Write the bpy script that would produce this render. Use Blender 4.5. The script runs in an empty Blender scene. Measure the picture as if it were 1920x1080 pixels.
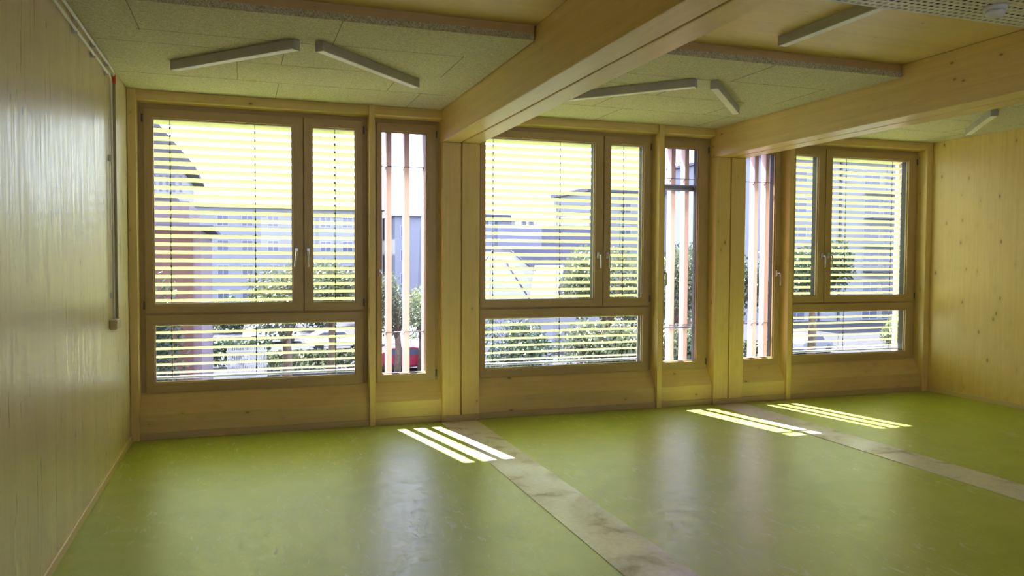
import bpy, bmesh, math, random
from mathutils import Vector, Matrix, Euler
R = math.radians
random.seed(7)
sc = bpy.context.scene
COL = sc.collection

# ------------------------------------------------------------------ camera
cam_data = bpy.data.cameras.new('camera')
cam_data.sensor_width = 36.0
cam_data.lens = 27.53
cam_data.clip_end = 600
cam = bpy.data.objects.new('camera', cam_data)
COL.objects.link(cam)
yaw, pitch, roll = .32948, -.03704, .00492
fw = Vector((math.sin(yaw) * math.cos(pitch), math.cos(yaw) * math.cos(pitch), math.sin(pitch)))
rt = Vector((math.cos(yaw), -math.sin(yaw), 0))
up = rt.cross(fw)
rt2 = rt * math.cos(roll) + up * math.sin(roll)
up2 = up * math.cos(roll) - rt * math.sin(roll)
M = Matrix.Identity(4)
for i in range(3):
    M[i][0] = rt2[i]; M[i][1] = up2[i]; M[i][2] = -fw[i]
M[0][3], M[1][3], M[2][3] = .929, -7.333, 1.58
cam.matrix_world = M
sc.camera = cam

# ------------------------------------------------------------------ world, sun, exposure
SKY = 5.8
world = bpy.data.worlds.new('sky'); sc.world = world
world.use_nodes = True
wn = world.node_tree; wn.nodes.clear()
wo = wn.nodes.new('ShaderNodeOutputWorld'); wb = wn.nodes.new('ShaderNodeBackground')
wt = wn.nodes.new('ShaderNodeTexCoord'); ws = wn.nodes.new('ShaderNodeSeparateXYZ'); wr = wn.nodes.new('ShaderNodeValToRGB')
wr.color_ramp.elements[0].position = .0; wr.color_ramp.elements[0].color = (.64, .70, 1.0, 1)
wr.color_ramp.elements[1].position = .6; wr.color_ramp.elements[1].color = (.56, .64, 1.0, 1)
wn.links.new(wt.outputs['Generated'], ws.inputs[0]); wn.links.new(ws.outputs['Z'], wr.inputs[0])
wn.links.new(wr.outputs[0], wb.inputs[0]); wb.inputs[1].default_value = SKY
wn.links.new(wb.outputs[0], wo.inputs[0])

sun_data = bpy.data.lights.new('sun', 'SUN')
sun_data.energy = 36.0; sun_data.angle = R(.53); sun_data.color = (1, .96, .92)
sun = bpy.data.objects.new('sun', sun_data); COL.objects.link(sun)
sd = Vector((.21, -1.0, -1.45)).normalized()          # direction the light travels
sun.rotation_euler = sd.to_track_quat('-Z', 'Y').to_euler()
sun.location = (-3, 12, 14)

sc.view_settings.view_transform = 'Standard'
sc.view_settings.look = 'None'
sc.view_settings.gamma = 1.0
sc.view_settings.use_curve_mapping = False
sc.view_settings.exposure = 0.48
sc.cycles.max_bounces = 14
sc.cycles.diffuse_bounces = 8
sc.cycles.glossy_bounces = 4
sc.cycles.transmission_bounces = 8
sc.cycles.transparent_max_bounces = 16
sc.cycles.sample_clamp_indirect = 6.0

# ------------------------------------------------------------------ node helpers
def new_mat(name):
    m = bpy.data.materials.new(name); m.use_nodes = True
    nt = m.node_tree; nt.nodes.clear()
    out = nt.nodes.new('ShaderNodeOutputMaterial'); b = nt.nodes.new('ShaderNodeBsdfPrincipled')
    nt.links.new(b.outputs[0], out.inputs[0])
    return m, nt, b, out

def math_n(nt, op, a, b=None, clamp=False):
    n = nt.nodes.new('ShaderNodeMath'); n.operation = op; n.use_clamp = clamp
    for i, v in enumerate((a, b)):
        if v is None: continue
        if isinstance(v, (int, float)): n.inputs[i].default_value = v
        else: nt.links.new(v, n.inputs[i])
    return n.outputs[0]

def mix_c(nt, fac, a, b, mode='MIX'):
    n = nt.nodes.new('ShaderNodeMix'); n.data_type = 'RGBA'; n.blend_type = mode
    for idx, v in ((0, fac), (6, a), (7, b)):
        if isinstance(v, (int, float)): n.inputs[idx].default_value = v
        elif isinstance(v, tuple): n.inputs[idx].default_value = (*v, 1) if len(v) == 3 else v
        else: nt.links.new(v, n.inputs[idx])
    return n.outputs[2]

def coords(nt, scale=(1, 1, 1), kind='pos'):
    if kind == 'pos':
        g = nt.nodes.new('ShaderNodeNewGeometry'); src = g.outputs['Position']
    else:
        g = nt.nodes.new('ShaderNodeTexCoord'); src = g.outputs['Object']
    mp = nt.nodes.new('ShaderNodeMapping'); mp.inputs['Scale'].default_value = scale
    nt.links.new(src, mp.inputs[0])
    return mp.outputs[0], src

def noise(nt, vec, scale, detail=3, rough=.5, dist=0):
    n = nt.nodes.new('ShaderNodeTexNoise'); n.inputs['Scale'].default_value = scale
    n.inputs['Detail'].default_value = detail; n.inputs['Roughness'].default_value = rough
    n.inputs['Distortion'].default_value = dist
    nt.links.new(vec, n.inputs['Vector'])
    return n.outputs['Fac']

def remap(nt, v, a, b, c=0., d=1.):
    n = nt.nodes.new('ShaderNodeMapRange')
    nt.links.new(v, n.inputs[0])
    for i, x in enumerate((a, b, c, d)): n.inputs[i + 1].default_value = x
    return n.outputs[0]

def bump(nt, b, h, strength, dist=.01):
    n = nt.nodes.new('ShaderNodeBump'); n.inputs['Strength'].default_value = strength
    n.inputs['Distance'].default_value = dist
    nt.links.new(h, n.inputs['Height']); nt.links.new(n.outputs[0], b.inputs['Normal'])

def wood(name, col, dark, axis, board=.12, across='Y', rough=.5, knots=True, grain=.35, tone=.10, gloss_streak=0., lam=None, knot_r=.055):
    """softwood; axis = direction of the grain, across = direction in which boards are laid side by side"""
    m, nt, b, out = new_mat(name)
    ax = 'XYZ'.index(axis)
    s = [22, 22, 22]; s[ax] = 1.1
    v, src = coords(nt, tuple(s))
    sep = nt.nodes.new('ShaderNodeSeparateXYZ'); nt.links.new(src, sep.inputs[0])
    g1 = noise(nt, v, 1.6, 5, .6, .6)
    g2 = noise(nt, v, 6, 3, .6)
    # one tone per board
    acr = sep.outputs['XYZ'.index(across)]
    idx = math_n(nt, 'FLOOR', math_n(nt, 'DIVIDE', acr, board))
    wnz = nt.nodes.new('ShaderNodeTexWhiteNoise'); wnz.noise_dimensions = '1D'
    nt.links.new(idx, wnz.inputs['W'])
    g = remap(nt, g1, .3, .72)
    c = mix_c(nt, math_n(nt, 'MULTIPLY', g, grain), col, dark)
    c = mix_c(nt, math_n(nt, 'MULTIPLY', remap(nt, g2, .55, .8), grain * .7), c, dark)
    tn = math_n(nt, 'ADD', math_n(nt, 'MULTIPLY', wnz.outputs['Value'], tone), 1 - tone / 2)
    hsv = nt.nodes.new('ShaderNodeHueSaturation'); nt.links.new(c, hsv.inputs['Color']); nt.links.new(tn, hsv.inputs['Value'])
    c = hsv.outputs[0]
    # hairline joint between boards
    fr = math_n(nt, 'FRACT', math_n(nt, 'DIVIDE', acr, board))
    ln = math_n(nt, 'LESS_THAN', fr, .012)
    c = mix_c(nt, math_n(nt, 'MULTIPLY', ln, .35), c, dark)
    if knots:
        ks = [8, 8, 8]; ks[ax] = 4.4
        kv, _ = coords(nt, tuple(ks))
        vo = nt.nodes.new('ShaderNodeTexVoronoi'); vo.inputs['Scale'].default_value = 1.0
        nt.links.new(kv, vo.inputs['Vector'])
        sv = nt.nodes.new('ShaderNodeSeparateColor'); nt.links.new(vo.outputs['Color'], sv.inputs[0])
        vd = math_n(nt, 'ADD', vo.outputs['Distance'], math_n(nt, 'MULTIPLY', sv.outputs[0], knot_r * 1.1))
        k = remap(nt, vd, knot_r, knot_r * 1.9, 1, 0)
        ring = remap(nt, vo.outputs['Distance'], knot_r * 2, knot_r * 4, 1, 0)
        c = mix_c(nt, math_n(nt, 'MULTIPLY', ring, .18), c, dark)
        c = mix_c(nt, math_n(nt, 'MULTIPLY', k, .72), c, (.15, .075, .022))
    nt.links.new(c, b.inputs['Base Color'])
    b.inputs['Roughness'].default_value = rough
    if gloss_streak:
        gs = remap(nt, noise(nt, v, 1.3, 4, .65, .4), .35, .7, rough - gloss_streak, rough + gloss_streak)
        nt.links.new(gs, b.inputs['Roughness'])
    b.inputs['Specular IOR Level'].default_value = .65
    bump(nt, b, g1, .12, .004)
    return m

def plain(name, col, rough=.5, metal=0., spec=.5, var=.06, scale=6):
    m, nt, b, out = new_mat(name)
    v, _ = coords(nt)
    n = noise(nt, v, scale, 3)
    c = mix_c(nt, remap(nt, n, .35, .65), tuple(x * (1 - var) for x in col), tuple(min(1, x * (1 + var)) for x in col))
    nt.links.new(c, b.inputs['Base Color'])
    b.inputs['Roughness'].default_value = rough; b.inputs['Metallic'].default_value = metal
    b.inputs['Specular IOR Level'].default_value = spec
    return m

SPR, SPD = (.76, .57, .225), (.52, .34, .10)
MT = {}
MT['wall_left'] = wood('spruce_panel_left', (.66, .56, .36), (.52, .39, .21), 'Z', .14, 'Y', .36, True, .17, .09, .10, knot_r=.06)
MT['wall_right'] = wood('spruce_panel_right', SPR, SPD, 'Z', .16, 'Y', .5, True, .30, .10, knot_r=.085)
MT['wall_back'] = wood('spruce_panel_back', SPR, SPD, 'Z', .16, 'X', .5, True, .30, .10)
MT['deck'] = wood('spruce_deck', SPR, SPD, 'X', .18, 'Y', .4, True, .28, .06, knot_r=.04)
MT['beam'] = wood('glulam_beam', SPR, SPD, 'Y', .042, 'Z', .36, True, .32, .07, knot_r=.055)
MT['post'] = wood('glulam_post', SPR, SPD, 'Z', .2, 'X', .45, True, .32, .05, knot_r=.075)
MT['rail'] = wood('spruce_rail', SPR, SPD, 'X', .045, 'Z', .5, True, .36, .09, knot_r=.075)
MT['sill'] = wood('spruce_sill', (.70, .51, .22), (.48, .31, .11), 'X', .5, 'Z', .5, True, .36, .05, knot_r=.075)
MT['frame_v'] = wood('window_wood_upright', (.47, .335, .155), (.32, .20, .08), 'Z', .5, 'X', .42, False, .35, .04)
MT['frame_h'] = wood('window_wood_level', (.47, .335, .155), (.32, .20, .08), 'X', .5, 'Z', .42, False, .35, .04)
MT['larch'] = wood('larch_batten', (.74, .50, .40), (.55, .33, .24), 'Z', .3, 'X', .55, True, .35, .06, knot_r=.05)
MT['batten'] = wood('spruce_batten', (.60, .42, .19), (.42, .26, .10), 'X', .4, 'Z', .5, True, .3, .05)
MT['white'] = plain('white_plastic', (.74, .73, .68), .4)
MT['lamp'] = plain('grey_lamp_housing', (.42, .41, .36), .45)
MT['diffuser'] = plain('opal_diffuser', (.82, .80, .75), .35)
MT['steel'] = plain('brushed_steel', (.62, .60, .55), .3, 1.0)
MT['galv'] = plain('galvanised_steel', (.62, .62, .58), .42, .6)
MT['dark'] = plain('dark_gasket', (.02, .022, .02), .5)
MT['grey_metal'] = plain('grey_metal', (.12, .12, .14), .4, .3)
MT['alu'] = plain('white_aluminium', (.80, .80, .80), .35, .2)
MT['pipe'] = plain('grey_conduit', (.80, .78, .74), .35)
MT['pipe_dark'] = plain('dark_conduit', (.36, .31, .22), .3)  # darker and browner than the conduit under the ceiling
MT['joint'] = plain('dark_joint', (.16, .13, .05), .9)
MT['red'] = plain('red_sleeve', (.55, .05, .02), .4)
MT['box'] = plain('beige_box', (.50, .40, .22), .45)
MT['cord'] = plain('dark_cord', (.05, .05, .04), .6)
MT['slat'] = plain('lime_slat', (.71, .74, .33), .45)
MT['base_w'] = wood('spruce_base', (.66, .52, .30), SPD, 'Y', .5, 'Z', .45, False, .3, .04)
MT['base_x'] = wood('spruce_base_x', (.50, .37, .19), (.36, .24, .10), 'X', .5, 'Z', .5, False, .3, .04)

def floor_mat():
    m, nt, b, out = new_mat('lime_linoleum')
    v, _ = coords(nt, (1, 1.0, 1))
    a = noise(nt, v, 2.2, 5, .6, 1.0); c2 = noise(nt, v, 14, 5, .65, 1.2)
    c = mix_c(nt, remap(nt, a, .35, .65), (.31, .40, .03), (.38, .45, .055))
    c = mix_c(nt, math_n(nt, 'MULTIPLY', remap(nt, c2, .45, .75), .45), c, (.45, .52, .11))
    # scuffs
    vs, _ = coords(nt, (7, 2.2, 1))
    s1 = noise(nt, vs, 1.7, 6, .7, 2.2)
    big = noise(nt, v, .9, 2)
    sc1 = math_n(nt, 'MULTIPLY', remap(nt, s1, .57, .66), remap(nt, big, .40, .56))
    c = mix_c(nt, math_n(nt, 'MULTIPLY', sc1, .7), c, (.66, .68, .50))
    nt.links.new(c, b.inputs['Base Color'])
    r = remap(nt, c2, .3, .7, .32, .46)
    nt.links.new(math_n(nt, 'ADD', r, math_n(nt, 'MULTIPLY', sc1, .15)), b.inputs['Roughness'])
    b.inputs['Specular IOR Level'].default_value = .9
    bump(nt, b, c2, .05, .003)
    return m
MT['floor'] = floor_mat()

def strip_mat():
    m, nt, b, out = new_mat('screed_strip')
    v, _ = coords(nt)
    a = noise(nt, v, 3.2, 5, .6, .8); f = noise(nt, v, 30, 4, .6)
    c = mix_c(nt, remap(nt, f, .3, .7), (.55, .51, .45), (.66, .62, .56))
    c = mix_c(nt, math_n(nt, 'MULTIPLY', remap(nt, a, .55, .68), .75), c, (.33, .24, .14))
    nt.links.new(c, b.inputs['Base Color'])
    nt.links.new(remap(nt, a, .4, .65, .28, .5), b.inputs['Roughness'])
    bump(nt, b, a, .2, .01)
    return m
MT['strip'] = strip_mat()

def woolboard():
    m, nt, b, out = new_mat('wood_wool_board')
    v, _ = coords(nt)
    vs, _ = coords(nt, (1, 1.8, 1))
    f = noise(nt, vs, 60, 5, .75, 2.0); g = noise(nt, v, 38, 4, .7, 1.5)
    c = mix_c(nt, remap(nt, f, .40, .60), (.30, .27, .15), (.74, .70, .50))
    c = mix_c(nt, math_n(nt, 'MULTIPLY', remap(nt, g, .5, .75), .5), c, (.42, .39, .22))
    nt.links.new(c, b.inputs['Base Color']); b.inputs['Roughness'].default_value = .9
    bump(nt, b, f, .5, .004)
    return m
MT['wool'] = woolboard()

def glass():
    m = bpy.data.materials.new('window_glass'); m.use_nodes = True
    nt = m.node_tree; nt.nodes.clear()
    out = nt.nodes.new('ShaderNodeOutputMaterial')
    tr = nt.nodes.new('ShaderNodeBsdfTransparent'); tr.inputs[0].default_value = (.93, .96, .94, 1)
    gl = nt.nodes.new('ShaderNodeBsdfGlossy'); gl.inputs['Roughness'].default_value = .01
    fr = nt.nodes.new('ShaderNodeFresnel'); fr.inputs[0].default_value = 1.5
    mx = nt.nodes.new('ShaderNodeMixShader')
    nt.links.new(fr.outputs[0], mx.inputs[0]); nt.links.new(tr.outputs[0], mx.inputs[1]); nt.links.new(gl.outputs[0], mx.inputs[2])
    nt.links.new(mx.outputs[0], out.inputs[0])
    return m
MT['glass'] = glass()

def leaf(name, c1, c2):
    m, nt, b, out = new_mat(name)
    v, _ = coords(nt)
    n = noise(nt, v, 1.5, 4, .7)
    c = mix_c(nt, remap(nt, n, .35, .65), c1, c2)
    nt.links.new(c, b.inputs['Base Color']); b.inputs['Roughness'].default_value = .5
    t = nt.nodes.new('ShaderNodeBsdfTranslucent'); nt.links.new(c, t.inputs[0])
    mx = nt.nodes.new('ShaderNodeMixShader'); mx.inputs[0].default_value = .32
    nt.links.new(b.outputs[0], mx.inputs[1]); nt.links.new(t.outputs[0], mx.inputs[2]); nt.links.new(mx.outputs[0], out.inputs[0])
    return m
MT['leaf'] = leaf('leaves_mid', (.045, .062, .032), (.12, .14, .07))
MT['leaf_d'] = leaf('leaves_dark', (.018, .038, .022), (.055, .08, .04))
MT['leaf_l'] = leaf('leaves_light', (.10, .125, .05), (.20, .23, .11))
MT['bark'] = plain('bark', (.12, .08, .05), .9, var=.3)
MT['asphalt'] = plain('asphalt', (.045, .045, .054), .9, var=.15, scale=2, spec=.05)
MT['lawn'] = plain('lawn', (.022, .03, .014), .9, var=.3, scale=3, spec=.05)
MT['render'] = plain('pale_render', (.20, .205, .22), .9, var=.03, scale=.5, spec=.15)
MT['render_w'] = plain('white_render', (.30, .30, .34), .9, var=.03, scale=.5, spec=.15)
MT['roof'] = plain('grey_roof', (.070, .070, .105), .8, var=.08, scale=.8, spec=.1)
MT['slate'] = plain('dark_roof', (.06, .055, .06), .8, var=.2, scale=2)
MT['brick'] = wood('red_cladding', (.085, .032, .022), (.055, .022, .016), 'Z', .15, 'X', .8, False, .4, .25)
MT['pink_r'] = plain('mauve_render', (.12, .085, .10), .85, var=.05)
MT['pane_far'] = plain('far_window_pane', (.07, .08, .13), .15)
MT['car_w'] = plain('white_car_paint', (.60, .60, .62), .25)
MT['car_r'] = plain('red_car_paint', (.30, .02, .05), .25)
MT['car_g'] = plain('grey_car_paint', (.16, .17, .20), .25)
MT['car_b'] = plain('blue_car_paint', (.05, .07, .16), .25)
MT['tyre'] = plain('tyre', (.02, .02, .02), .8)
MT['fence'] = plain('white_fence', (.5, .5, .5), .6)

# ------------------------------------------------------------------ mesh helpers
def bx(bm, x0, x1, y0, y1, z0, z1, mi=0):
    vs = [bm.verts.new(p) for p in ((x0, y0, z0), (x1, y0, z0), (x1, y1, z0), (x0, y1, z0), (x0, y0, z1), (x1, y0, z1), (x1, y1, z1), (x0, y1, z1))]
    for f in ((0, 3, 2, 1), (4, 5, 6, 7), (0, 1, 5, 4), (1, 2, 6, 5), (2, 3, 7, 6), (3, 0, 4, 7)):
        fc = bm.faces.new([vs[i] for i in f]); fc.material_index = mi
    return vs

def prism(bm, prof, a0, a1, axis='X', mi=0):
    """profile points (p, q) swept from a0 to a1 along axis; X: (y, z)  Y: (x, z)  Z: (x, y)"""
    def P(a, p, q): return {'X': (a, p, q), 'Y': (p, a, q), 'Z': (p, q, a)}[axis]
    A = [bm.verts.new(P(a0, *p)) for p in prof]; B = [bm.verts.new(P(a1, *p)) for p in prof]
    n = len(prof)
    fs = [bm.faces.new(A[::-1]), bm.faces.new(B)]
    for i in range(n):
        fs.append(bm.faces.new((A[i], A[(i + 1) % n], B[(i + 1) % n], B[i])))
    for f in fs: f.material_index = mi
    bmesh.ops.recalc_face_normals(bm, faces=fs)

def tube(bm, pts, r, seg=10, mi=0):
    rings = []
    pts = [Vector(p) for p in pts]
    for i, p in enumerate(pts):
        d = (pts[min(i + 1, len(pts) - 1)] - pts[max(i - 1, 0)]).normalized()
        u = d.orthogonal().normalized() if abs(d.z) > .9 or abs(d.z) < 1e-3 else d.cross(Vector((0, 0, 1))).normalized()
        if i and rings:
            u = (pu - d * pu.dot(d)).normalized()
        pu = u; w = d.cross(u)
        rr = r[i] if isinstance(r, (list, tuple)) else r
        rings.append([bm.verts.new(p + (u * math.cos(2 * math.pi * k / seg) + w * math.sin(2 * math.pi * k / seg)) * rr) for k in range(seg)])
    fs = []
    for a, b in zip(rings, rings[1:]):
        for k in range(seg):
            fs.append(bm.faces.new((a[k], a[(k + 1) % seg], b[(k + 1) % seg], b[k])))
    fs.append(bm.faces.new(rings[0][::-1])); fs.append(bm.faces.new(rings[-1]))
    for f in fs: f.material_index = mi; f.smooth = True
    fs[-1].smooth = fs[-2].smooth = False
    bmesh.ops.recalc_face_normals(bm, faces=fs)

def B():
    return bmesh.new()

def obj(name, bm, mat, parent=None, origin=(0, 0, 0), bevel=0.):
    o_ = Vector(origin)
    if parent is not None:
        o_ = Vector(parent['_o'])
    me = bpy.data.meshes.new(name)
    if o_.length: bmesh.ops.translate(bm, verts=bm.verts, vec=-o_)
    bm.to_mesh(me); bm.free()
    for mm in (mat if isinstance(mat, (list, tuple)) else [mat]): me.materials.append(MT[mm])
    o = bpy.data.objects.new(name, me); COL.objects.link(o)
    if parent is None: o.location = o_
    else: o.parent = parent
    o['_o'] = tuple(o_)
    if bevel:
        bv = o.modifiers.new('bevel', 'BEVEL'); bv.width = bevel; bv.segments = 2; bv.limit_method = 'ANGLE'
    return o

def tag(o, label=None, cat=None, group=None, kind=None):
    if label: o['label'] = label
    if cat: o['category'] = cat
    if group: o['group'] = group
    if kind: o['kind'] = kind
    return o

def thing(name, origin, label, cat, group=None, kind=None):
    o = bpy.data.objects.new(name, None); COL.objects.link(o); o.location = origin
    o.empty_display_size = .1
    o['_o'] = tuple(origin)
    return tag(o, label, cat, group, kind)

def struct(name, bm, mat, label, cat, origin=(0, 0, 0), bevel=0.):
    return tag(obj(name, bm, mat, None, origin, bevel), label, cat, None, 'structure')

RW = 8.79            # right wall
BY = -9.4            # back wall
ZC = 3.0             # underside of the acoustic boards
ZD = 3.10            # underside of the timber deck

# ------------------------------------------------------------------ room shell
bm = B(); bx(bm, -.1, RW + .1, BY - .1, .20, -.25, 0.)
struct('floor', bm, 'floor', 'lime green linoleum floor with pale scuffs across the whole room', 'floor')
bm = B(); bx(bm, -.25, 0, BY - .1, .14, -.25, 3.4)
struct('wall_left', bm, 'wall_left', 'left wall of upright pale spruce boards with a soft sheen', 'wall')
bm = B(); bx(bm, RW, RW + .25, BY - .1, .14, -.25, 3.4)
struct('wall_right', bm, 'wall_right', 'far right wall of upright spruce boards dotted with knots', 'wall')
bm = B(); bx(bm, 0, RW, BY - .2, BY, -.25, 1.75); bx(bm, 0, RW, BY - .2, BY, 2.5, 3.4)
for a, b_ in ((0, 1.2), (3.6, 5.2), (7.6, RW)): bx(bm, a, b_, BY - .2, BY, 1.75, 2.5)  # wall left standing around the openings of the added windows
struct('wall_back', bm, 'wall_back', 'rear spruce wall behind the viewer', 'wall')
bm = B(); bx(bm, -.25, RW + .25, BY - .2, .24, ZD, 3.4)
struct('ceiling', bm, 'deck', 'smooth spruce deck ceiling above the beams', 'ceiling')

for n_, (a, b_) in ((7, (1.2, 3.6)), (8, (5.2, 7.6))):  # rear windows added out of view to bring in daylight from behind
    bm = B()
    for q in (a, (a + b_) / 2 - .03, b_ - .06): bx(bm, q, q + .06, BY - .12, BY - .05, 1.75, 2.5)
    bx(bm, a + .06, b_ - .06, BY - .12, BY - .05, 1.75, 1.82); bx(bm, a + .06, b_ - .06, BY - .12, BY - .05, 2.43, 2.5)
    struct('window_%d' % n_, bm, 'frame_v', 'added wood framed window in the rear wall, unseen, for daylight from behind', 'window')
# baseboards
bm = B(); prism(bm, ((0, 0), (.016, 0), (.016, .05), (.010, .056), (0, .056)), BY, -.002, 'Y')
struct('baseboard_left', bm, 'base_w', 'low pale wood skirting along the left wall', 'baseboard')
bm = B(); prism(bm, ((RW, 0), (RW, .056), (RW - .010, .056), (RW - .016, .05), (RW - .016, 0)), BY, -.002, 'Y')
struct('baseboard_right', bm, 'base_w', 'low pale wood skirting along the right wall', 'baseboard')

# window layout ------------------------------------------------------------
WZ0, WZ1 = .38, 2.905
WIN = {1: (.072, 2.033), 2: (2.087, 2.728), 3: (3.10, 5.068), 4: (5.13, 5.77), 5: (6.14, 6.722), 6: (6.785, 8.70)}

# front wall: bands and piers
bm = B()
bx(bm, -.25, RW + .25, .14, .20, -6.2, .379); bx(bm, -.25, RW + .25, .14, .24, 2.905, 3.10)
piers = [(-.25, .072), (2.033, 2.087), (2.728, 3.10), (5.068, 5.13), (5.77, 6.14), (6.722, 6.785), (8.70, RW + .25)]
for a, b_ in piers:
    bx(bm, a - .0, b_ + .0, .14, .24, .36, 2.905)
struct('wall_front', bm, 'post', 'window wall carcass between and around the six windows', 'wall')
bm = B(); bx(bm, -2, RW + 2, .20, .40, -6.2, .30); bx(bm, -2, RW + 2, .42, .46, 2.875, 3.9); bx(bm, -2, RW + 2, .24, .42, 3.25, 3.4)
struct('wall_facade', bm, 'larch', 'outer larch facade below and above the windows', 'wall')

# posts, headers, sills
tn = [0]
def trim(bm, mat, label, origin, bevel=.0015):
    tn[0] += 1
    return struct('trim_%d' % tn[0], bm, mat, label, 'trim', origin, bevel)
for (a, b_, lab) in ((0.002, .070, 'slim spruce post in the corner beside the left wall'), (2.035, 2.085, 'slim spruce mullion post between first wide window and first narrow window'),
                     (5.070, 5.128, 'slim spruce mullion post left of the second narrow window'), (6.724, 6.783, 'slim spruce mullion post right of the third narrow window'),
                     (8.702, RW - .002, 'slim spruce post in the corner beside the right wall')):
    bm = B(); bx(bm, a, b_, 0, .14, 0, ZC); trim(bm, 'post', lab, ((a + b_) / 2, 0, 0), .003)
segs = [(.070, 2.035, 'first wide window'), (2.085, 2.733, 'first narrow window'), (3.102, 5.070, 'second wide window'), (5.128, 5.766, 'second narrow window'), (6.142, 6.724, 'third narrow window'), (6.783, 8.702, 'third wide window')]
for a, b_, w in segs:
    bm = B(); prism(bm, ((.03, ZC), (.03, 2.922), (.045, 2.912), (.14, 2.905), (.14, ZC)), a, b_, 'X')
    trim(bm, 'rail', 'spruce header board above the ' + w, (a, .03, 2.9), .002)
    bm = B(); prism(bm, ((.035, 0), (.035, .215), (.128, .372), (.1395, .3925), (.1395, 0)), a, b_, 'X')
    trim(bm, 'sill', 'sloping spruce sill panel below the ' + w, (a, .03, 0), .001)
    bm = B(); bx(bm, a, b_, .018, .035, 0, .062)
    trim(bm, 'base_x', 'thin skirting strip at the floor below the ' + w, (a, .03, 0), .003)

# columns and beams --------------------------------------------------------
def column(x0, x1, lab):
    t = thing('timber_column', ((x0 + x1) / 2, .06, 0), lab, 'column', 'paired timber columns')
    mid = (x0 + x1) / 2; g = .007
    for a, b_ in ((x0, mid - g), (mid + g, x1)):
        bm = B(); bx(bm, a, b_, 0, .139, 0, 2.694); obj('stud', bm, 'post', t, bevel=.004)
    bm = B(); bx(bm, mid - g, mid + g, .03, .139, 0, 2.694); obj('joint_strip', bm, 'sill', t)
    bm = B(); bx(bm, x0 - .012, x1 + .010, -.014, -.0005, 0, .062); obj('plinth', bm, 'base_x', t, bevel=.003)
column(2.733, 3.102, 'paired spruce column under the nearer beam, left of the two')
column(5.766, 6.142, 'paired spruce column under the farther beam, right of the two')
def beam(x0, x1, lab, z0=2.695):
    t = thing('timber_beam', ((x0 + x1) / 2, -4, z0), lab, 'beam', 'paired glulam beams')
    mid = (x0 + x1) / 2; g = .008
    for a, b_ in ((x0, mid - g), (mid + g, x1)):
        bm = B(); bx(bm, a, b_, BY + .001, .139, z0, ZD - .001); obj('lamella', bm, 'beam', t, bevel=.006)
    bm = B(); bx(bm, mid - g, mid + g, BY + .001, .139, z0 + .035, ZD - .001); obj('joint_strip', bm, 'sill', t)
beam(2.733, 3.102, 'deep spruce beam with a slot along its underside, nearer of the two')
beam(5.766, 6.142, 'deep spruce beam running to the column right of centre, farther of the two')

# floor strips ------------------------------------------------------------
for x0, x1, lab in ((2.715, 3.07, 'bare stained screed strip across the floor from the nearer column'), (5.775, 6.13, 'bare grey screed strip across the floor from the farther column')):
    bm = B(); bx(bm, x0, x1, BY + .01, -.02, 0.0, .0035)
    tag(obj('screed_strip', bm, 'strip', None, ((x0 + x1) / 2, -4, 0)), lab, 'floor strip', 'screed strips in the floor')

# acoustic boards ----------------------------------------------------------
YE = -2.51
def seam_rows(x0, x1):
    """irregular joints of the boards: (x, y0, y1) short joints and (y, x0, x1) long ones"""
    d = x0
    short = [(d + .317, YE, -1.9), (d + 1.495, YE, -1.93), (d + .885, -1.27, -.65), (d + 1.195, -1.6, -1.27), (d + 1.20, -.62, .03), (d + 2.078, -1.0, -.64), (d + 2.375, -.64, .03), (d + 2.395, -1.97, -1.28)]
    long_ = [(-1.27, d + .9, d + 2.1), (-.65, d + .02, d + 1.2), (-1.92, d + .3, d + 1.45), (-.64, d + 1.2, d + 2.6), (-1.95, d + 1.5, d + 2.4), (-1.6, d + .02, d + 1.2)]
    return short, long_
for i, (x0, x1, w) in enumerate(((.004, 2.725, 'left bay'), (3.11, 5.758, 'middle bay'), (6.15, RW - .004, 'right bay'))):
    t = thing('acoustic_ceiling', ((x0 + x1) / 2, -1.2, ZC), 'speckled wood wool acoustic boards hung under the ceiling of the ' + w, 'ceiling panel', 'acoustic ceilings of the three bays')
    bm = B(); bx(bm, x0, x1, YE, .029, ZC, ZC + .045); obj('board', bm, 'wool', t, bevel=.002)
    bm = B(); bx(bm, x0, x1, YE + .004, YE + .06, ZC + .045, ZD - .0005); obj('batten', bm, 'batten', t, bevel=.002)
    bm = B(); bx(bm, x0, x1, YE + .06, .13, ZC + .045, ZD - .0005); obj('backing', bm, 'batten', t)
    sh, lg = seam_rows(x0, x1)
    for x, a, b_ in sh:
        bm = B(); bx(bm, x - .002, x + .002, max(a, YE + .002), b_ - .002, ZC - .0012, ZC + .002); obj('joint', bm, 'joint', t)
    for y, a, b_ in lg:
        bm = B(); bx(bm, a, min(b_, x1 - .01), y - .0008, y + .0008, ZC - .0010, ZC + .002); obj('joint', bm, 'joint', t)

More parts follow.
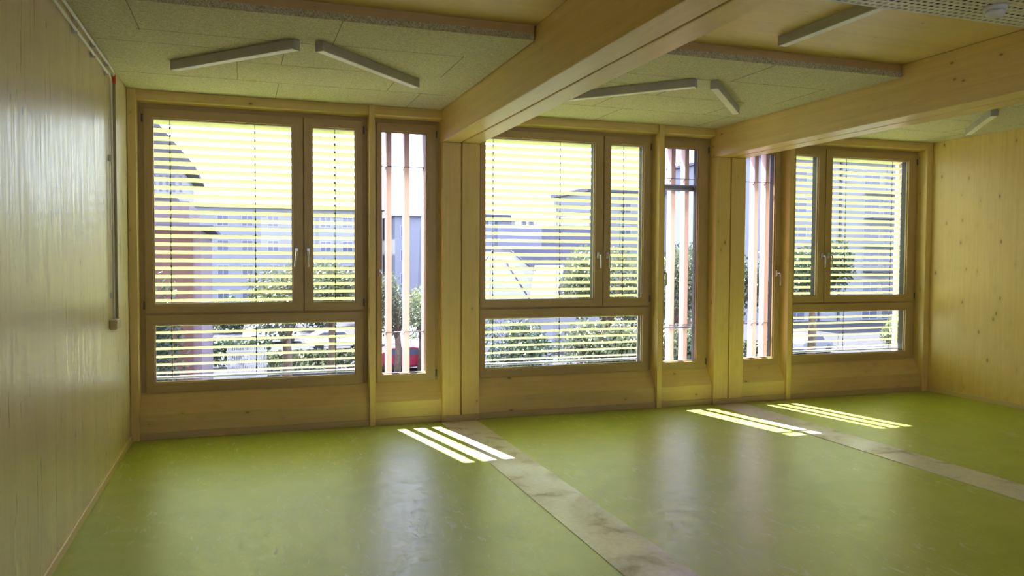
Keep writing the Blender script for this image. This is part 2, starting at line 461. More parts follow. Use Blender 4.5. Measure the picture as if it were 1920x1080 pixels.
# lamps --------------------------------------------------------------------
def make_lamp(label):
    t = thing('linear_lamp', (0, 0, 0), label, 'lamp', 'slim unlit ceiling lamps')
    L = 1.2; w = .03
    bm = B(); bx(bm, -L / 2, L / 2, -w, w, -.062, -.001); obj('housing', bm, 'lamp', t, bevel=.001)
    bm = B(); bx(bm, -L / 2 + .004, L / 2 - .004, -w + .003, w - .003, -.0665, -.0615); obj('diffuser', bm, 'diffuser', t)
    for s in (-1, 1):
        bm = B(); bx(bm, s * L / 2 - .002, s * L / 2 + .002, -w - .0008, w + .0008, -.0675, -.0005); obj('end_cap', bm, 'lamp', t)
    return t
def place(t, p0, p1, z):
    a, b_ = Vector(p0), Vector(p1); c = (a + b_) / 2
    t.location = (c.x, c.y, z); t.rotation_euler = (0, 0, math.atan2(b_.y - a.y, b_.x - a.x))
def dup(root, label):
    r = root.copy(); COL.objects.link(r); r['label'] = label
    for ch in list(root.children):
        c = ch.copy(); COL.objects.link(c); c.parent = r
    return r
lamp0 = make_lamp('slim white lamp on left bay acoustic boards, leftmost of the ceiling lamps')
place(lamp0, (.455, -1.11), (1.262, -2.01), ZC - .0015)
place(dup(lamp0, 'slim white lamp on left bay acoustic boards, slanting down to the right'), (1.402, -2.024), (2.232, -1.15), ZC - .0015)
place(dup(lamp0, 'slim lamp half hidden behind the nearer beam, on the middle bay boards'), (3.487, -1.04), (4.292, -1.934), ZC - .0015)
place(dup(lamp0, 'slim lamp seen nearly end on, right one of the pair on the middle bay boards'), (4.446, -1.95), (5.270, -1.06), ZC - .0015)
place(dup(lamp0, 'slim lamp on the plain timber deck close to the perforated tray'), (4.40, -2.83), (4.43, -4.03), ZD - .0015)
place(dup(lamp0, 'small distant slim lamp under the right bay ceiling near the right wall'), (7.54, -1.84), (8.30, -.90), ZC - .0015)

# windows ------------------------------------------------------------------
def ring(bm, xo0, xo1, zo0, zo1, xi0, xi1, zi0, zi1, y0, y1):
    O = ((xo0, zo0), (xo1, zo0), (xo1, zo1), (xo0, zo1)); I = ((xi0, zi0), (xi1, zi0), (xi1, zi1), (xi0, zi1))
    V = [[bm.verts.new((x, y, z)) for x, z in L] for y in (y0, y1) for L in (O, I)]
    of, inf, ob, ib = V
    fs = []
    for k in range(4):
        j = (k + 1) % 4; mi = 1 if k % 2 == 0 else 0
        for q in ((of[k], of[j], inf[j], inf[k]), (ob[j], ob[k], ib[k], ib[j]), (of[j], of[k], ob[k], ob[j]), (inf[k], inf[j], ib[j], ib[k])):
            f = bm.faces.new(q); f.material_index = mi; fs.append(f)
    bmesh.ops.recalc_face_normals(bm, faces=fs)
def handle(parent, x, z, y=.10, lean=0.):
    bm = B(); bx(bm, x - .013, x + .013, y, y + .0195, z - .035, z + .035)
    h = obj('handle', bm, 'steel', parent, bevel=.003)
    bm = B(); bx(bm, x - .009, x + .009, y - .012, y + .002, z - .012, z + .012)
    obj('spindle', bm, 'steel', h)
    bm = B(); tube(bm, [(x, y - .006, z), (x, y - .045, z), (x + lean * .2, y - .055, z - .012), (x + lean, y - .055, z - .125), (x + lean, y - .048, z - .135)], [.009, .009, .009, .008, .006], 10)
    l = obj('lever', bm, 'steel', h); return h

def sash(parent, x0, x1, z0, z1, gx0, gx1, gz0, gz1, y0=.12, hinge=None, fixed=False):
    """x0.. = sash outline, g.. = glass outline"""
    bm = B(); ring(bm, x0, x1, z0, z1, gx0, gx1, gz0, gz1, y0, y0 + .07)
    s = obj('window_sash', bm, ['frame_v', 'frame_h'], parent, bevel=.004)
    d = .010; yb = y0 + .018
    bm = B(); ring(bm, gx0 - .002, gx1 + .002, gz0 - .002, gz1 + .002, gx0 + d, gx1 - d, gz0 + d, gz1 - d, yb, yb + .02)
    obj('glazing_bead', bm, ['frame_v', 'frame_h'], s, bevel=.003)
    d = .009; yb = y0 + .0385
    bm = B(); ring(bm, gx0, gx1, gz0, gz1, gx0 + d, gx1 - d, gz0 + d, gz1 - d, yb, yb + .024)
    obj('spacer', bm, 'dark', s)
    bm = B(); ring(bm, x0 + .01, x1 - .01, z0 + .01, z1 - .01, gx0 + .001, gx1 - .001, gz0 + .001, gz1 - .001, y0 + .0705, y0 + .112)
    obj('outer_shell', bm, 'dark', s)
    bm = B(); q = bm.verts.new
    f = bm.faces.new([q((gx0 + .002, y0 + .05, gz0 + .002)), q((gx1 - .002, y0 + .05, gz0 + .002)), q((gx1 - .002, y0 + .05, gz1 - .002)), q((gx0 + .002, y0 + .05, gz1 - .002))])
    obj('pane', bm, 'glass', s)
    if hinge is not None:
        for zz in (z0 + .07, z1 - .09):
            bm = B(); tube(bm, [(hinge, y0 - .004, zz - .035), (hinge, y0 - .004, zz + .035)], .008, 8); obj('hinge', bm, 'grey_metal', s)
    return s

def window(n, x0, x1, label):
    t = thing('window_%d' % n, ((x0 + x1) / 2, .17, WZ0), label, 'window', None, 'structure')
    bm = B(); ring(bm, x0, x1, WZ0, WZ1, x0 + .045, x1 - .045, WZ0 + .02, WZ1 - .04, .14, .205); obj('window_frame', bm, ['frame_v', 'frame_h'], t, bevel=.002)
    bm = B(); prism(bm, ((.206, .385), (.40, .375), (.40, .345), (.412, .345), (.412, .405), (.206, .415)), x0 + .02, x1 - .02)
    obj('window_sill', bm, 'alu', t)
    return t
def wide(n, x0, x1, sx, g, label, flip=False):
    """sx = split between the two sashes, g = glass bounds (left a, b, right a, b)"""
    t = window(n, x0, x1, label)
    bm = B(); bx(bm, x0 + .045, x1 - .045, .1405, .205, 1.06, 1.11); obj('transom', bm, 'frame_h', t, bevel=.002)
    bm = B(); bx(bm, sx - .02, sx + .02, .141, .204, 1.11, 2.865); obj('mullion', bm, 'frame_v', t)
    xl, xr = x0 + .040, x1 - .040
    s1 = sash(t, xl, sx - .004, 1.092, 2.868, g[0], g[1], 1.165, 2.787, hinge=xl - .006)
    s2 = sash(t, sx + .004, xr, 1.092, 2.868, g[2], g[3], 1.165, 2.787, hinge=xr + .006)
    s3 = sash(t, xl, xr, .392, 1.076, g[0], g[3], .475, .988)
    return t, s1, s2
t, s1, s2 = wide(1, *WIN[1], 1.449, (.182, 1.354, 1.527, 1.926), 'wide wood window at far left, large sash beside narrow sash over fixed pane')
handle(s1, 1.385, 1.635, lean=-.02); handle(s2, 1.487, 1.635)
t, s1, s2 = wide(3, *WIN[3], 4.486, (3.193, 4.388, 4.568, 4.955), 'wide wood window between the two columns, grey roofs behind its blind')
handle(s1, 4.425, 1.625); handle(s2, 4.527, 1.625)
t, s1, s2 = wide(6, *WIN[6], 7.318, (6.90, 7.222, 7.415, 8.548), 'wide wood window at far right next to the right wall, tall pale block outside')
handle(s1, 7.27, 1.63); handle(s2, 7.365, 1.64)
for tw, xr, in ((bpy.data.objects['window_1'], 2.012), (bpy.data.objects['window_3'], 5.046), (bpy.data.objects['window_6'], 8.632)):
    bm = B(); bx(bm, xr, xr + .03, .36, .415, .41, 2.872); obj('reveal_board', bm, 'larch', tw)
def narrow(n, x0, x1, g, hs, label):
    t = window(n, x0, x1, label)
    s = sash(t, x0 + .036, x1 - .036, .395, 2.868, g[0], g[1], .468, 2.787, hinge=(x1 - .030) if hs == 'L' else (x0 + .03))
    if hs == 'L': handle(s, (x0 + .036 + g[0]) / 2 + .008, 1.44)
    else: handle(s, (x1 - .036 + g[1]) / 2 - .005, 1.43)
narrow(2, *WIN[2], (2.163, 2.604), 'L', 'tall narrow wood window left of the nearer column')
narrow(4, *WIN[4], (5.208, 5.628), 'L', 'tall narrow wood window left of the farther column, dark rail across its top part')
narrow(5, *WIN[5], (6.225, 6.632), 'R', 'tall narrow wood window just right of the farther column')

# venetian blinds outside the wide windows ---------------------------------
def blind(x0, x1, cords, label, zt=2.862, zb=.50):
    y = .315; pitch = .0722; a = R(21.5); W = .078
    t = thing('venetian_blind', ((x0 + x1) / 2, y, zb), label, 'blind', 'lime venetian blinds outside the wide windows')
    bm = B(); n = int((zt - zb - .02) / pitch)
    for k in range(n + 1):
        zc = zb + .045 + k * pitch
        if zc > zt - .02: break
        prof = []
        for j in range(7):                        # shallow arched slat, room side edge high
            u = -W / 2 + W * j / 6
            h = .006 * (1 - (2 * u / W) ** 2)
            prof.append((u, h))
        prof = [(-W / 2 - .001, -.003)] + prof + [(W / 2 + .001, -.003)]
        top = prof; bot = [(p, q - .0012) for p, q in prof[::-1]]
        pts = []
        for p, q in top + bot:
            yy = y + p * math.cos(a) + q * math.sin(a); zz = zc - p * math.sin(a) + q * math.cos(a)
            pts.append((yy, zz))
        prism(bm, pts, x0, x1, 'X')
    obj('slats', bm, 'slat', t)
    bm = B(); bx(bm, x0, x1, y - .035, y + .035, zb - .012, zb + .006); obj('bottom_rail', bm, 'alu', t, bevel=.003)
    for c in cords:
        for yy in (y - .041, y + .041):
            right = [(c + .0024, zb)]
            for k in range(n + 1):
                zc = zb + .045 + k * pitch
                if yy < y and zc + .03 < zt: right += [(c + .0024, zc + .006), (c + .006, zc + .009), (c + .006, zc + .026), (c + .0024, zc + .029)]
            right.append((c + .0024, zt))
            poly = right + [(2 * c - p, q) for p, q in right[::-1]]
            bm = B(); prism(bm, poly, yy - .001, yy + .001, 'Y'); obj('ladder_cord', bm, 'cord', t)
blind(.10, 2.01, (.312, 1.03, 1.75), 'pale lime slatted blind outside the wide window at far left')
blind(3.125, 5.045, (3.322, 4.056, 4.79), 'pale lime slatted blind outside the wide window between the columns')
blind(6.81, 8.62, (6.985, 7.745, 8.44), 'pale lime slatted blind outside the wide window at far right')

# larch screens outside the narrow windows ---------------------------------
def screen(xs, x0, x1, label):
    t = thing('batten_screen', ((x0 + x1) / 2, .32, 0), label, 'batten screen', 'upright larch battens outside the narrow windows')
    for x in xs:
        bm = B(); bx(bm, x - .026, x + .026, .265, .36, .41, 3.2); obj('batten', bm, 'larch', t, bevel=.002)
    for z in (2.47, .86):
        bm = B(); tube(bm, [(x0, .262, z), (x1, .262, z)], .004, 8); obj('bracket_rod', bm, 'grey_metal', t)
        for x in xs:
            bm = B(); tube(bm, [(x - .028, .262, z), (x - .028, .30, z - .03)], .004, 6); obj('bracket', bm, 'grey_metal', t)
screen((2.085, 2.262, 2.438, 2.628), 2.06, 2.75, 'larch battens outside the narrow window left of the nearer column')
screen((5.165, 5.395, 5.565, 5.735), 5.10, 5.79, 'larch battens with a dark rail, outside the narrow window left of the farther column')
screen((6.14, 6.305, 6.475, 6.625), 6.12, 6.78, 'larch battens outside the narrow window right of the farther column')
t = thing('raised_screen', (5.45, .245, .8), 'dark screen pulled up in the narrow window left of the farther column', 'roller screen')
for za, zb_ in ((2.385, 2.402), (2.335, 2.350)):
    bm = B(); bx(bm, 5.175, 5.725, .232, .250, za, zb_); obj('rail', bm, 'grey_metal', t, bevel=.003)
bm = B(); bx(bm, 5.175, 5.725, .240, .242, 2.350, 2.385); obj('mesh_band', bm, 'cord', t)
bm = B(); tube(bm, [(5.175, .241, .835), (5.725, .241, .835)], .010, 10); obj('guard_rod', bm, 'grey_metal', t)
for x in (5.178, 5.722):
    bm = B(); bx(bm, x - .004, x + .004, .236, .246, .405, 2.87); obj('guide_cable', bm, 'grey_metal', t)

# conduits on the left wall -------------------------------------------------
def clips(t, pts, ax):
    for (y, z) in pts:
        bm = B()
        bx(bm, .001, .030, y - .007, y + .007, z - .022, z + .022); obj('clip', bm, 'steel', t, bevel=.002)
t = thing('conduit_run', (.02, -3, 2.9), 'lower grey conduit along the left wall under the ceiling, turning down by the window', 'conduit', 'conduits on the left wall')
bm = B(); tube(bm, [(.024, BY + .02, 2.885), (.024, -1.02, 2.885), (.024, -.985, 2.87), (.024, -.97, 2.83), (.024, -.97, 1.125)], .0085, 12); obj('pipe', bm, 'pipe', t)
clips(t, [(y, 2.885) for y in (-8.0, -6.9, -5.8, -4.6, -3.4, -2.2, -1.62, -1.1)] + [(-.97, 2.3), (-.97, 1.3)], 0)
t = thing('conduit_run', (.02, -3, 2.95), 'upper grey conduit in the left wall and ceiling corner, with red sleeve at its bend', 'conduit', 'conduits on the left wall')
bm = B(); tube(bm, [(.024, BY + .02, 2.952), (.024, -.92, 2.952), (.024, -.87, 2.94), (.024, -.85, 2.90)], .0095, 12); obj('pipe', bm, 'pipe', t)
bm = B(); tube(bm, [(.024, -.85, 2.925), (.024, -.85, 2.86)], .0155, 12); obj('sleeve', bm, 'red', t)['label'] = 'short red sleeve'
bm = B(); tube(bm, [(.024, -.85, 2.87), (.024, -.85, 1.125)], .0135, 12); obj('down_pipe', bm, 'pipe_dark', t)
clips(t, [(y, 2.952) for y in (-8.0, -6.9, -5.8, -4.6, -3.4, -2.2, -1.62, -1.1)] + [(-.85, 2.3), (-.85, 1.3)], 0)
t = thing('junction_box', (.03, -.9, 1.05), 'small beige junction box on the left wall at the foot of the conduits', 'junction box')
bm = B(); bx(bm, .001, .045, -1.02, -.80, 1.050, 1.122); obj('box_body', bm, 'box', t, bevel=.004)
bm = B(); bx(bm, .045, .049, -1.01, -.81, 1.056, 1.116); obj('cover', bm, 'box', t, bevel=.002)
bm = B(); tube(bm, [(.025, -.797, 1.09), (.025, -.77, 1.09)], .012, 10); obj('cable_gland', bm, 'white', t)

# perforated cable tray with detector ---------------------------------------
TX0, TX1, TY0, TY1, TZ = 3.16, 5.70, -4.42, -4.03, 2.90
t = thing('cable_tray', (4.5, -4.2, TZ), 'white perforated metal cable tray hung under the ceiling at top right', 'cable tray')
bm = B(); px = .043
xs_ = [TX0]; nx = int((TX1 - TX0) / px)
for i in range(nx): xs_ += [TX0 + i * px + .018, TX0 + (i + 1) * px]
xs_.append(TX1); ys_ = [TY0]
for j in range(9): ys_ += [TY0 + .018 + j * .0415, TY0 + .037 + j * .0415]
ys_.append(TY1)
G = [[bm.verts.new((x, y, TZ)) for y in ys_] for x in xs_]
for i in range(len(xs_) - 1):
    for j in range(len(ys_) - 1):
        if i % 2 == 1 and j % 2 == 1: continue
        bm.faces.new((G[i][j], G[i + 1][j], G[i + 1][j + 1], G[i][j + 1]))
o = obj('perforated_plate', bm, 'white', t)
sol = o.modifiers.new('thick', 'SOLIDIFY'); sol.thickness = .0012; sol.offset = 1
for ya, yb in ((TY0 - .0012, TY0), (TY1 - .002, TY1 + .0012)):
    bm = B(); bx(bm, TX0, TX1, ya, yb, TZ, TZ + .05); obj('side_lip', bm, 'white', t)
for x in (3.5, 4.6, 5.5):
    bm = B(); bx(bm, x - .012, x + .012, TY0 - .002, TY1 + .002, TZ + .05, TZ + .056); hb = obj('hanger', bm, 'galv', t)
    for y in (TY0 + .02, TY1 - .02):
        bm = B(); tube(bm, [(x, y, TZ + .05), (x, y, ZD)], .004, 8); obj('threaded_rod', bm, 'galv', hb)
for k, (y, r, w_) in enumerate(((-4.12, .012, 'nearest the windows'), (-4.21, .014, 'in the middle'), (-4.32, .011, 'farthest from the windows'))):
    bm = B(); tube(bm, [(TX0 + .05, y, TZ + .020), (4.1, y + .012, TZ + .022), (4.9, y - .01, TZ + .020), (TX1 - .05, y, TZ + .021)], r, 8)
    tag(obj('power_cable', bm, 'grey_metal', None, (4.4, y, TZ)), 'dark cable lying in the perforated tray at top right, the one ' + w_, 'cable', 'cables in the perforated tray')
t = thing('smoke_detector', (4.625, -4.25, 2.9), 'round white detector under the perforated cable tray at top right', 'detector')
def dome(bm, c, prof, seg=28):
    rings = [[bm.verts.new((c[0] + r * math.cos(2 * math.pi * k / seg), c[1] + r * math.sin(2 * math.pi * k / seg), c[2] + z)) for k in range(seg)] for r, z in prof]
    for a, b_ in zip(rings, rings[1:]):
        for k in range(seg):
            f = bm.faces.new((a[k], b_[k], b_[(k + 1) % seg], a[(k + 1) % seg])); f.smooth = True
    bm.faces.new(rings[-1][::-1]); bm.faces.new(rings[0])
    bmesh.ops.recalc_face_normals(bm, faces=bm.faces)
DC = (4.625, -4.25, TZ)
bm = B(); dome(bm, DC, ((.056, -.0005), (.058, -.012), (.056, -.022), (.045, -.024))); obj('base', bm, 'white', t)
bm = B(); dome(bm, DC, ((.046, -.024), (.048, -.034), (.044, -.046), (.034, -.054), (.018, -.058), (.006, -.059))); obj('sensor_head', bm, 'white', t)

# ================================================================== outside
GZ = -5.0
bm = B(); bx(bm, -60, 150, .6, 160, GZ - .3, GZ)
struct('ground', bm, 'asphalt', 'grey street and yard far below the windows', 'ground')

def building(name, label, x0, x1, y0, y1, ztop, mat, cols, rows, ww=1.0, wh=1.4, roof=None, z0=GZ, side=None, cat='building', wmat='pane_far'):
    t = thing(name, ((x0 + x1) / 2, (y0 + y1) / 2, z0), label, cat)
    bm = B(); bx(bm, x0, x1, y0, y1, z0, ztop); obj('wall', bm, mat, t)
    for cx in cols:
        for cz in rows:
            bm = B(); bx(bm, cx - ww / 2, cx + ww / 2, y0 - .04, y0 + .01, cz - wh / 2, cz + wh / 2); f = obj('window', bm, 'render_w', t)
            for xa, xb in ((cx - ww / 2 + .08, cx - .04), (cx + .04, cx + ww / 2 - .08)):
                bm = B(); bx(bm, xa, xb, y0 - .06, y0 - .03, cz - wh / 2 + .08, cz + wh / 2 - .08); obj('pane', bm, wmat, f)
    if roof:
        bm = B(); bx(bm, x0 - .4, x1 + .4, y0 - .4, y1 + .4, ztop, ztop + roof); obj('roof', bm, 'roof', t)
    return t

# red clad house at far left
t = thing('clad_house', (-3, 19, GZ), 'reddish timber clad house behind the left blind, with flat grey canopy roof', 'building')
bm = B(); bx(bm, -9, -.42, 16, 24, GZ, 2.36); obj('wall', bm, 'brick', t)
bm = B(); bx(bm, -.42, -.20, 16.05, 23.9, GZ, 2.34); obj('corner_trim', bm, 'pink_r', t)
bm = B(); bx(bm, -9.2, .12, 15.6, 24.3, 2.36, 2.46); obj('canopy_roof', bm, 'roof', t)
bm = B(); bx(bm, -9, -.62, 18, 24, 2.46, 3.25); obj('upper_storey', bm, 'pink_r', t)
bm = B(); bx(bm, -2.4, -1.25, 15.96, 16.02, -1.9, -.3); obj('window', bm, 'pane_far', t)
bm = B(); bx(bm, -2.4, -1.0, 15.96, 16.02, -4.2, -2.9); obj('window', bm, 'pane_far', t)

# villa with pitched roof behind it
t = thing('villa', (-5, 36, GZ), 'white villa with a dark pitched roof seen at the left blind top', 'building')
bm = B(); bx(bm, -9, -1.7, 32, 40, GZ, 5.6); obj('wall', bm, 'render_w', t)
bm = B(); prism(bm, ((-9.6, 5.5), (-1.15, 5.55), (-1.15, 5.75), (-4.6, 9.9), (-9.6, 9.9)), 31.4, 40.4, 'Y'); obj('roof', bm, 'slate', t)
bm = B(); bx(bm, -9, -1.9, 30.8, 32, 3.9, 4.25); obj('balcony', bm, 'slate', t)
for k in range(5):
    bm = B(); bx(bm, -2.95 + k * .28 - .05, -2.95 + k * .28 + .05, 31.95, 32.0, 4.6, 5.35); obj('window', bm, 'pane_far', t)

# far pale block
rows = [5.9 - 2.9 * k for k in range(4)]
building('apartment_block', 'long pale apartment block far behind the left windows', -9.0, 17.2, 90, 102, 7.45, 'render', [-1.4, 1.3, 4.2, 7.3, 10.3, 12.9, 15.6], rows, 1.3, 1.3, .15)
building('apartment_block', 'pale apartment block behind the narrow window left of the nearer column', 18.4, 34, 88, 100, 6.7, 'render', [19.6, 22.8, 26, 29.5], [4.9 - 2.9 * k for k in range(4)], 1.1, 1.4, .12)

# grey roofed hall behind the middle window
t = thing('roofed_hall', (19, 50, GZ), 'large hall with a long grey roof behind the blind between the columns', 'building')
bm = B(); bx(bm, 14.7, 26.0, 45, 56, GZ, -1.2); obj('wall', bm, 'render', t)
bm = B(); prism(bm, ((45.4, -1.3), (48.4, 3.95), (49.4, 4.15), (55.6, 4.1), (56.6, -1.3)), 14.5, 26.6, 'X'); obj('roof', bm, 'roof', t)
bm = B(); bx(bm, 16.0, 20.3, 49.5, 53, 3.0, 4.95); obj('roof_box', bm, 'roof', t)
bm = B(); bx(bm, 18.4, 18.9, 49.3, 49.5, 4.1, 4.5); obj('roof_box_window', bm, 'pane_far', t)
for x in (21.4, 22.0):
    bm = B(); bx(bm, x, x + .3, 50, 50.4, 3.8, 4.75); obj('chimney', bm, 'roof', t)
t = thing('gabled_house', (14.3, 31, GZ), 'small white house with hipped skylight roof, behind the blind between the columns', 'building')
bm = B(); bx(bm, 11.6, 16.0, 30.2, 36, GZ, -.6); obj('wall', bm, 'render_w', t)
bm = B(); vs = [(11.3, 29.6, -.75), (15.3, 29.6, -.75), (15.0, 30.2, .9), (13.95, 31.0, 1.95), (12.95, 31.0, 1.95), (11.9, 30.2, .9)]
back = [(p[0], p[1] + 5, p[2]) for p in vs]
A = [bm.verts.new(p) for p in vs]; Bk = [bm.verts.new(p) for p in back]
bm.faces.new(A); bm.faces.new(Bk[::-1])
for i in range(6): bm.faces.new((A[i], A[(i + 1) % 6], Bk[(i + 1) % 6], Bk[i]))
bmesh.ops.recalc_face_normals(bm, faces=bm.faces)
obj('hipped_roof', bm, 'render_w', t)
bm = B(); vs = [(14.45, 29.3, -.7), (15.75, 29.3, -.7), (16.55, 30.0, 1.25), (15.1, 30.0, 1.25)]
A = [bm.verts.new(p) for p in vs]; Bk = [bm.verts.new((p[0], p[1] + .5, p[2])) for p in vs]
bm.faces.new(A); bm.faces.new(Bk[::-1])
for i in range(4): bm.faces.new((A[i], A[(i + 1) % 4], Bk[(i + 1) % 4], Bk[i]))
bmesh.ops.recalc_face_normals(bm, faces=bm.faces)
obj('white_gable', bm, 'fence', t)
for a, b_ in (((11.9, 30.15, .95), (12.95, 30.95, 2.0)), ((12.95, 30.95, 2.0), (13.95, 30.95, 2.0)), ((13.95, 30.95, 2.0), (15.05, 30.15, .95)), ((13.6, 30.6, 1.4), (14.6, 29.6, -.6))):
    bm = B(); tube(bm, [a, b_], .035, 6); obj('roof_edge', bm, 'slate', t)

# pale blocks further right
building('apartment_block', 'pale block behind the small sash just left of the second narrow window', 42.5, 62, 84, 96, 10.2, 'render', [44.6, 47.6, 51, 54.5, 58], [8.2 - 2.9 * k for k in range(5)], 1.6, 1.3, .5)
t = building('apartment_tower', 'tall pale apartment tower filling the far right window', 49.5, 84, 62, 76, 12.3, 'render', [56.8, 66.6, 69.3, 76], [10.4 - 2.9 * k for k in range(6)], 2.2, 1.6, .3)
for k in range(6):
    bm = B(); bx(bm, 65.6, 70.6, 60.6, 62, 9.0 - 2.9 * k, 9.15 - 2.9 * k); obj('balcony', bm, 'roof', t)
for x in (59.6, 62.2):
    bm = B(); bx(bm, x, x + .2, 61.8, 62, GZ, 12.3); obj('drainpipe', bm, 'roof', t)

# trees --------------------------------------------------------------------
def tree(x, y, h, r, mat, label, name='broadleaf_tree', n=1500, trunk=True, lobes=7, leaf_s=.22, zc=None, z0=GZ, cat='tree', squash=1.0):
    rnd = random.Random(int(x * 31 + y * 17))
    t = thing(name, (x, y, z0), label, cat, 'greenery outside')
    L = []
    cz = z0 + h - r * squash
    for k in range(lobes):
        a = rnd.random() * 6.283; e = rnd.uniform(-.8, .8)
        L.append((Vector((x + math.cos(a) * r * .5, y + math.sin(a) * r * .5, cz + e * r * .6 * squash)), r * rnd.uniform(.38, .6)))
    L.append((Vector((x, y, cz)), r * .65))
    bm = B()
    for k in range(n):
        c, lr = L[rnd.randrange(len(L))]
        d = Vector((rnd.gauss(0, 1), rnd.gauss(0, 1), rnd.gauss(0, 1))).normalized() * lr * rnd.uniform(.55, 1.08)
        p = c + Vector((d.x, d.y, d.z * squash))
        nrm = Vector((rnd.gauss(0, 1), rnd.gauss(0, 1), rnd.gauss(0, 1))).normalized()
        u = nrm.orthogonal().normalized() * leaf_s * rnd.uniform(.6, 1.4); w = nrm.cross(u.normalized()) * leaf_s * rnd.uniform(.5, 1.0)
        bm.faces.new([bm.verts.new(q) for q in (p - u, p - w * .7, p + u, p + w * .7)])
    obj('foliage', bm, mat, t)
    if trunk:
        bm = B(); tube(bm, [(x, y, z0), (x + .1, y, z0 + h * .3), (x - .05, y + .1, cz), (x + .1, y, cz + r * .5)], [.035 * h, .028 * h, .018 * h, .006 * h], 8)
        for a in range(4):
            tube(bm, [(x, y, z0 + h * .4), (x + math.cos(a * 1.6) * r * .5, y + math.sin(a * 1.6) * r * .5, cz + .1 * r)], [.014 * h, .005 * h], 6)
        obj('trunk', bm, 'bark', t)
    return t
tree(-1.35, 14.6, 6.3, .85, 'leaf_d', 'tall dark bush before the red clad house, far left', 'bush', 2600, leaf_s=.07, trunk=False, squash=2.2)
tree(2.6, 28, 6.9, 1.9, 'leaf', 'grey green tree behind the large sash at far left', n=3400, leaf_s=.10)
tree(5.2, 34.5, 7.0, 1.8, 'leaf', 'tree behind the small sash at far left', n=3000, leaf_s=.11)
tree(-1.0, 27.6, 5.2, 1.0, 'leaf_l', 'light green low tree beside the red clad house', n=1600, leaf_s=.09)
tree(8.4, 33.0, 6.0, 1.3, 'leaf', 'tree behind the narrow window left of the nearer column, left crown', n=2600, leaf_s=.09, squash=1.5)
tree(10.5, 37.0, 5.7, 1.3, 'leaf_l', 'tree behind the narrow window left of the nearer column, right crown', n=2600, leaf_s=.09, squash=1.5)
tree(16.6, 25, 7.9, 2.3, 'leaf', 'broad tree right of the grey roofs, behind the window between the columns', n=5200, leaf_s=.11)
tree(21.2, 26.9, 7.3, 2.2, 'leaf', 'leafy tree behind the small sash between the columns', n=4200, leaf_s=.11)
tree(25.6, 33, 8.4, 2.0, 'leaf_d', 'tall tree behind the narrow window left of the farther column', n=4200, leaf_s=.11, squash=1.5)
tree(11.0, 21.2, 4.5, 1.6, 'leaf_d', 'low tree in the window between the columns, left one of the row', n=3000, leaf_s=.09)
tree(14.4, 20.9, 4.9, 1.8, 'leaf', 'low tree in the window between the columns, middle one of the row', n=5500, leaf_s=.10)
tree(18.2, 21.6, 4.5, 1.6, 'leaf', 'low tree in the window between the columns, right one of the row', n=5000, leaf_s=.09)
tree(29.9, 34, 7.6, 1.9, 'leaf_d', 'dark tree behind the narrow window right of the farther column', n=3000, leaf_s=.12, squash=1.4)
tree(34.6, 33, 8.2, 2.6, 'leaf_d', 'big dark tree low in the far right window', n=5200, leaf_s=.13)
tree(41.2, 33, 3.2, 1.2, 'leaf_l', 'light shrub at the right edge of the far right window', 'bush', n=1500, leaf_s=.11, trunk=False)
for k, (x, h_) in enumerate(((-.5, 3.4), (3.4, 4.0), (7.4, 3.6), (11.6, 4.2), (16.0, 3.7))):
    tree(x, 66 + (k % 2) * 5, h_, 2.3, 'leaf' if k % 2 else 'leaf_d', 'far rounded bush across the street, %s in the row' % ('leftmost', 'second from left', 'middle', 'fourth from left', 'rightmost')[k], 'bush', n=1500, leaf_s=.17, trunk=False, squash=.8)
# hedge
def hedge(x0, x1, y, h, label, mat='leaf'):
    rnd = random.Random(int(x0 * 7)); bm = B()
    for k in range(int((x1 - x0) * 230)):
        p = Vector((rnd.uniform(x0, x1), y + rnd.uniform(-.5, .5), GZ + h * rnd.random() ** .6))
        nrm = Vector((rnd.gauss(0, 1), rnd.gauss(0, 1), rnd.gauss(0, 1))).normalized()
        u = nrm.orthogonal().normalized() * .13; w = nrm.cross(u.normalized()) * .1
        bm.faces.new([bm.verts.new(q) for q in (p - u, p - w, p + u, p + w)])
    tag(obj('hedge', bm, mat, None, ((x0 + x1) / 2, y, GZ)), label, 'hedge', 'greenery outside')
hedge(2.0, 7.6, 38.5, 1.3, 'clipped hedge by the street below the far left window')
hedge(7.5, 19, 17.2, 1.3, 'long hedge below the window between the columns')
hedge(-1.6, 2.4, 42.5, 1.6, 'short hedge beside the red clad house, far left window', 'leaf_d')
hedge(31, 35.5, 36.5, 1.2, 'hedge at the foot of the pale tower, far right window')
bm = B(); bx(bm, 2.8, 6.0, 39.9, 48.0, GZ, GZ + .02)
tag(obj('lawn', bm, 'lawn', None, (3, 41, GZ)), 'green lawn beside the street below the far left window', 'lawn')
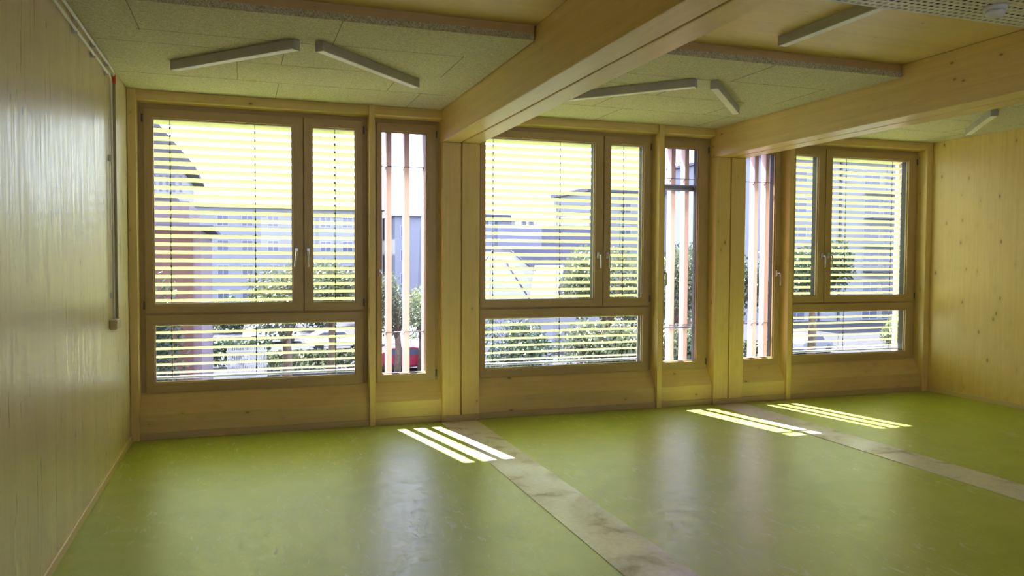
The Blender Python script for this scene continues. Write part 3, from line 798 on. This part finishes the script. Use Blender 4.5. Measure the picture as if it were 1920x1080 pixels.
# white picket fence
t = thing('picket_fence', (.9, 36, GZ), 'tall white picket fence at the corner of the red clad house', 'fence')
for k in range(20):
    bm = B(); bx(bm, .05 + k * .1, .115 + k * .1, 35.9, 35.95, GZ, GZ + 1.9); obj('picket', bm, 'fence', t)
for z in (.3, 1.6):
    bm = B(); bx(bm, .0, 2.05, 35.95, 36.0, GZ + z, GZ + z + .1); obj('rail', bm, 'fence', t)

# cars ---------------------------------------------------------------------
def car(x, y, rz, mat, label, van=False):
    t = thing('car', (x, y, GZ), label, 'car', 'cars in the street')
    t.rotation_euler = (0, 0, rz); t['_o'] = (0, 0, 0)
    bm = B()
    if van: prof = ((-2.4, .3), (2.3, .3), (2.4, .9), (2.0, 1.15), (1.5, 1.9), (1.2, 2.05), (-2.3, 2.05), (-2.4, 1.8))
    else: prof = ((-2.1, .3), (2.1, .3), (2.15, .65), (1.95, .85), (1.0, .95), (.45, 1.38), (.1, 1.45), (-1.1, 1.43), (-1.6, 1.2), (-2.05, .95), (-2.15, .6))
    prism(bm, prof, -.85, .85, 'Y'); obj('body', bm, mat, t, bevel=.08)
    bm = B()
    if van: g = ((1.9, 1.15), (1.42, 1.8), (.6, 1.8), (.6, 1.15))
    else: g = ((.85, .95), (.38, 1.33), (-1.05, 1.33), (-1.45, 1.15), (-1.5, .95))
    prism(bm, g, -.865, .865, 'Y'); obj('side_glass', bm, 'pane_far', t)
    for sx in (-1.35, 1.35):
        for sy in (-.8, .8):
            bm = B(); tube(bm, [(sx, sy - .1, .32), (sx, sy + .1, .32)], .32, 16); obj('wheel', bm, 'tyre', t)
    return t
car(2.9, 56, .0, 'car_w', 'small white car on the street beyond the hedge, far left window')
car(7.2, 50, .05, 'car_w', 'white car right of centre low in the far left window')
car(9.6, 40.8, .1, 'car_g', 'dark grey car at the bottom right of the far left window')
car(11.9, 44, 0, 'car_w', 'white van behind the narrow window left of the nearer column', True)
car(10.1, 38.4, 0, 'car_r', 'red car low behind the narrow window left of the nearer column')
car(11.2, 27.0, .2, 'car_b', 'blue car low left in the window between the columns')
car(26.5, 41, .2, 'car_w', 'white car low right in the window between the columns')
car(32.5, 45.5, .5, 'car_w', 'white car low behind the narrow window left of the farther column')
car(38.5, 38, .4, 'car_g', 'grey car low in the far right window')

for o in list(bpy.data.objects):
    if '_o' in o: del o['_o']
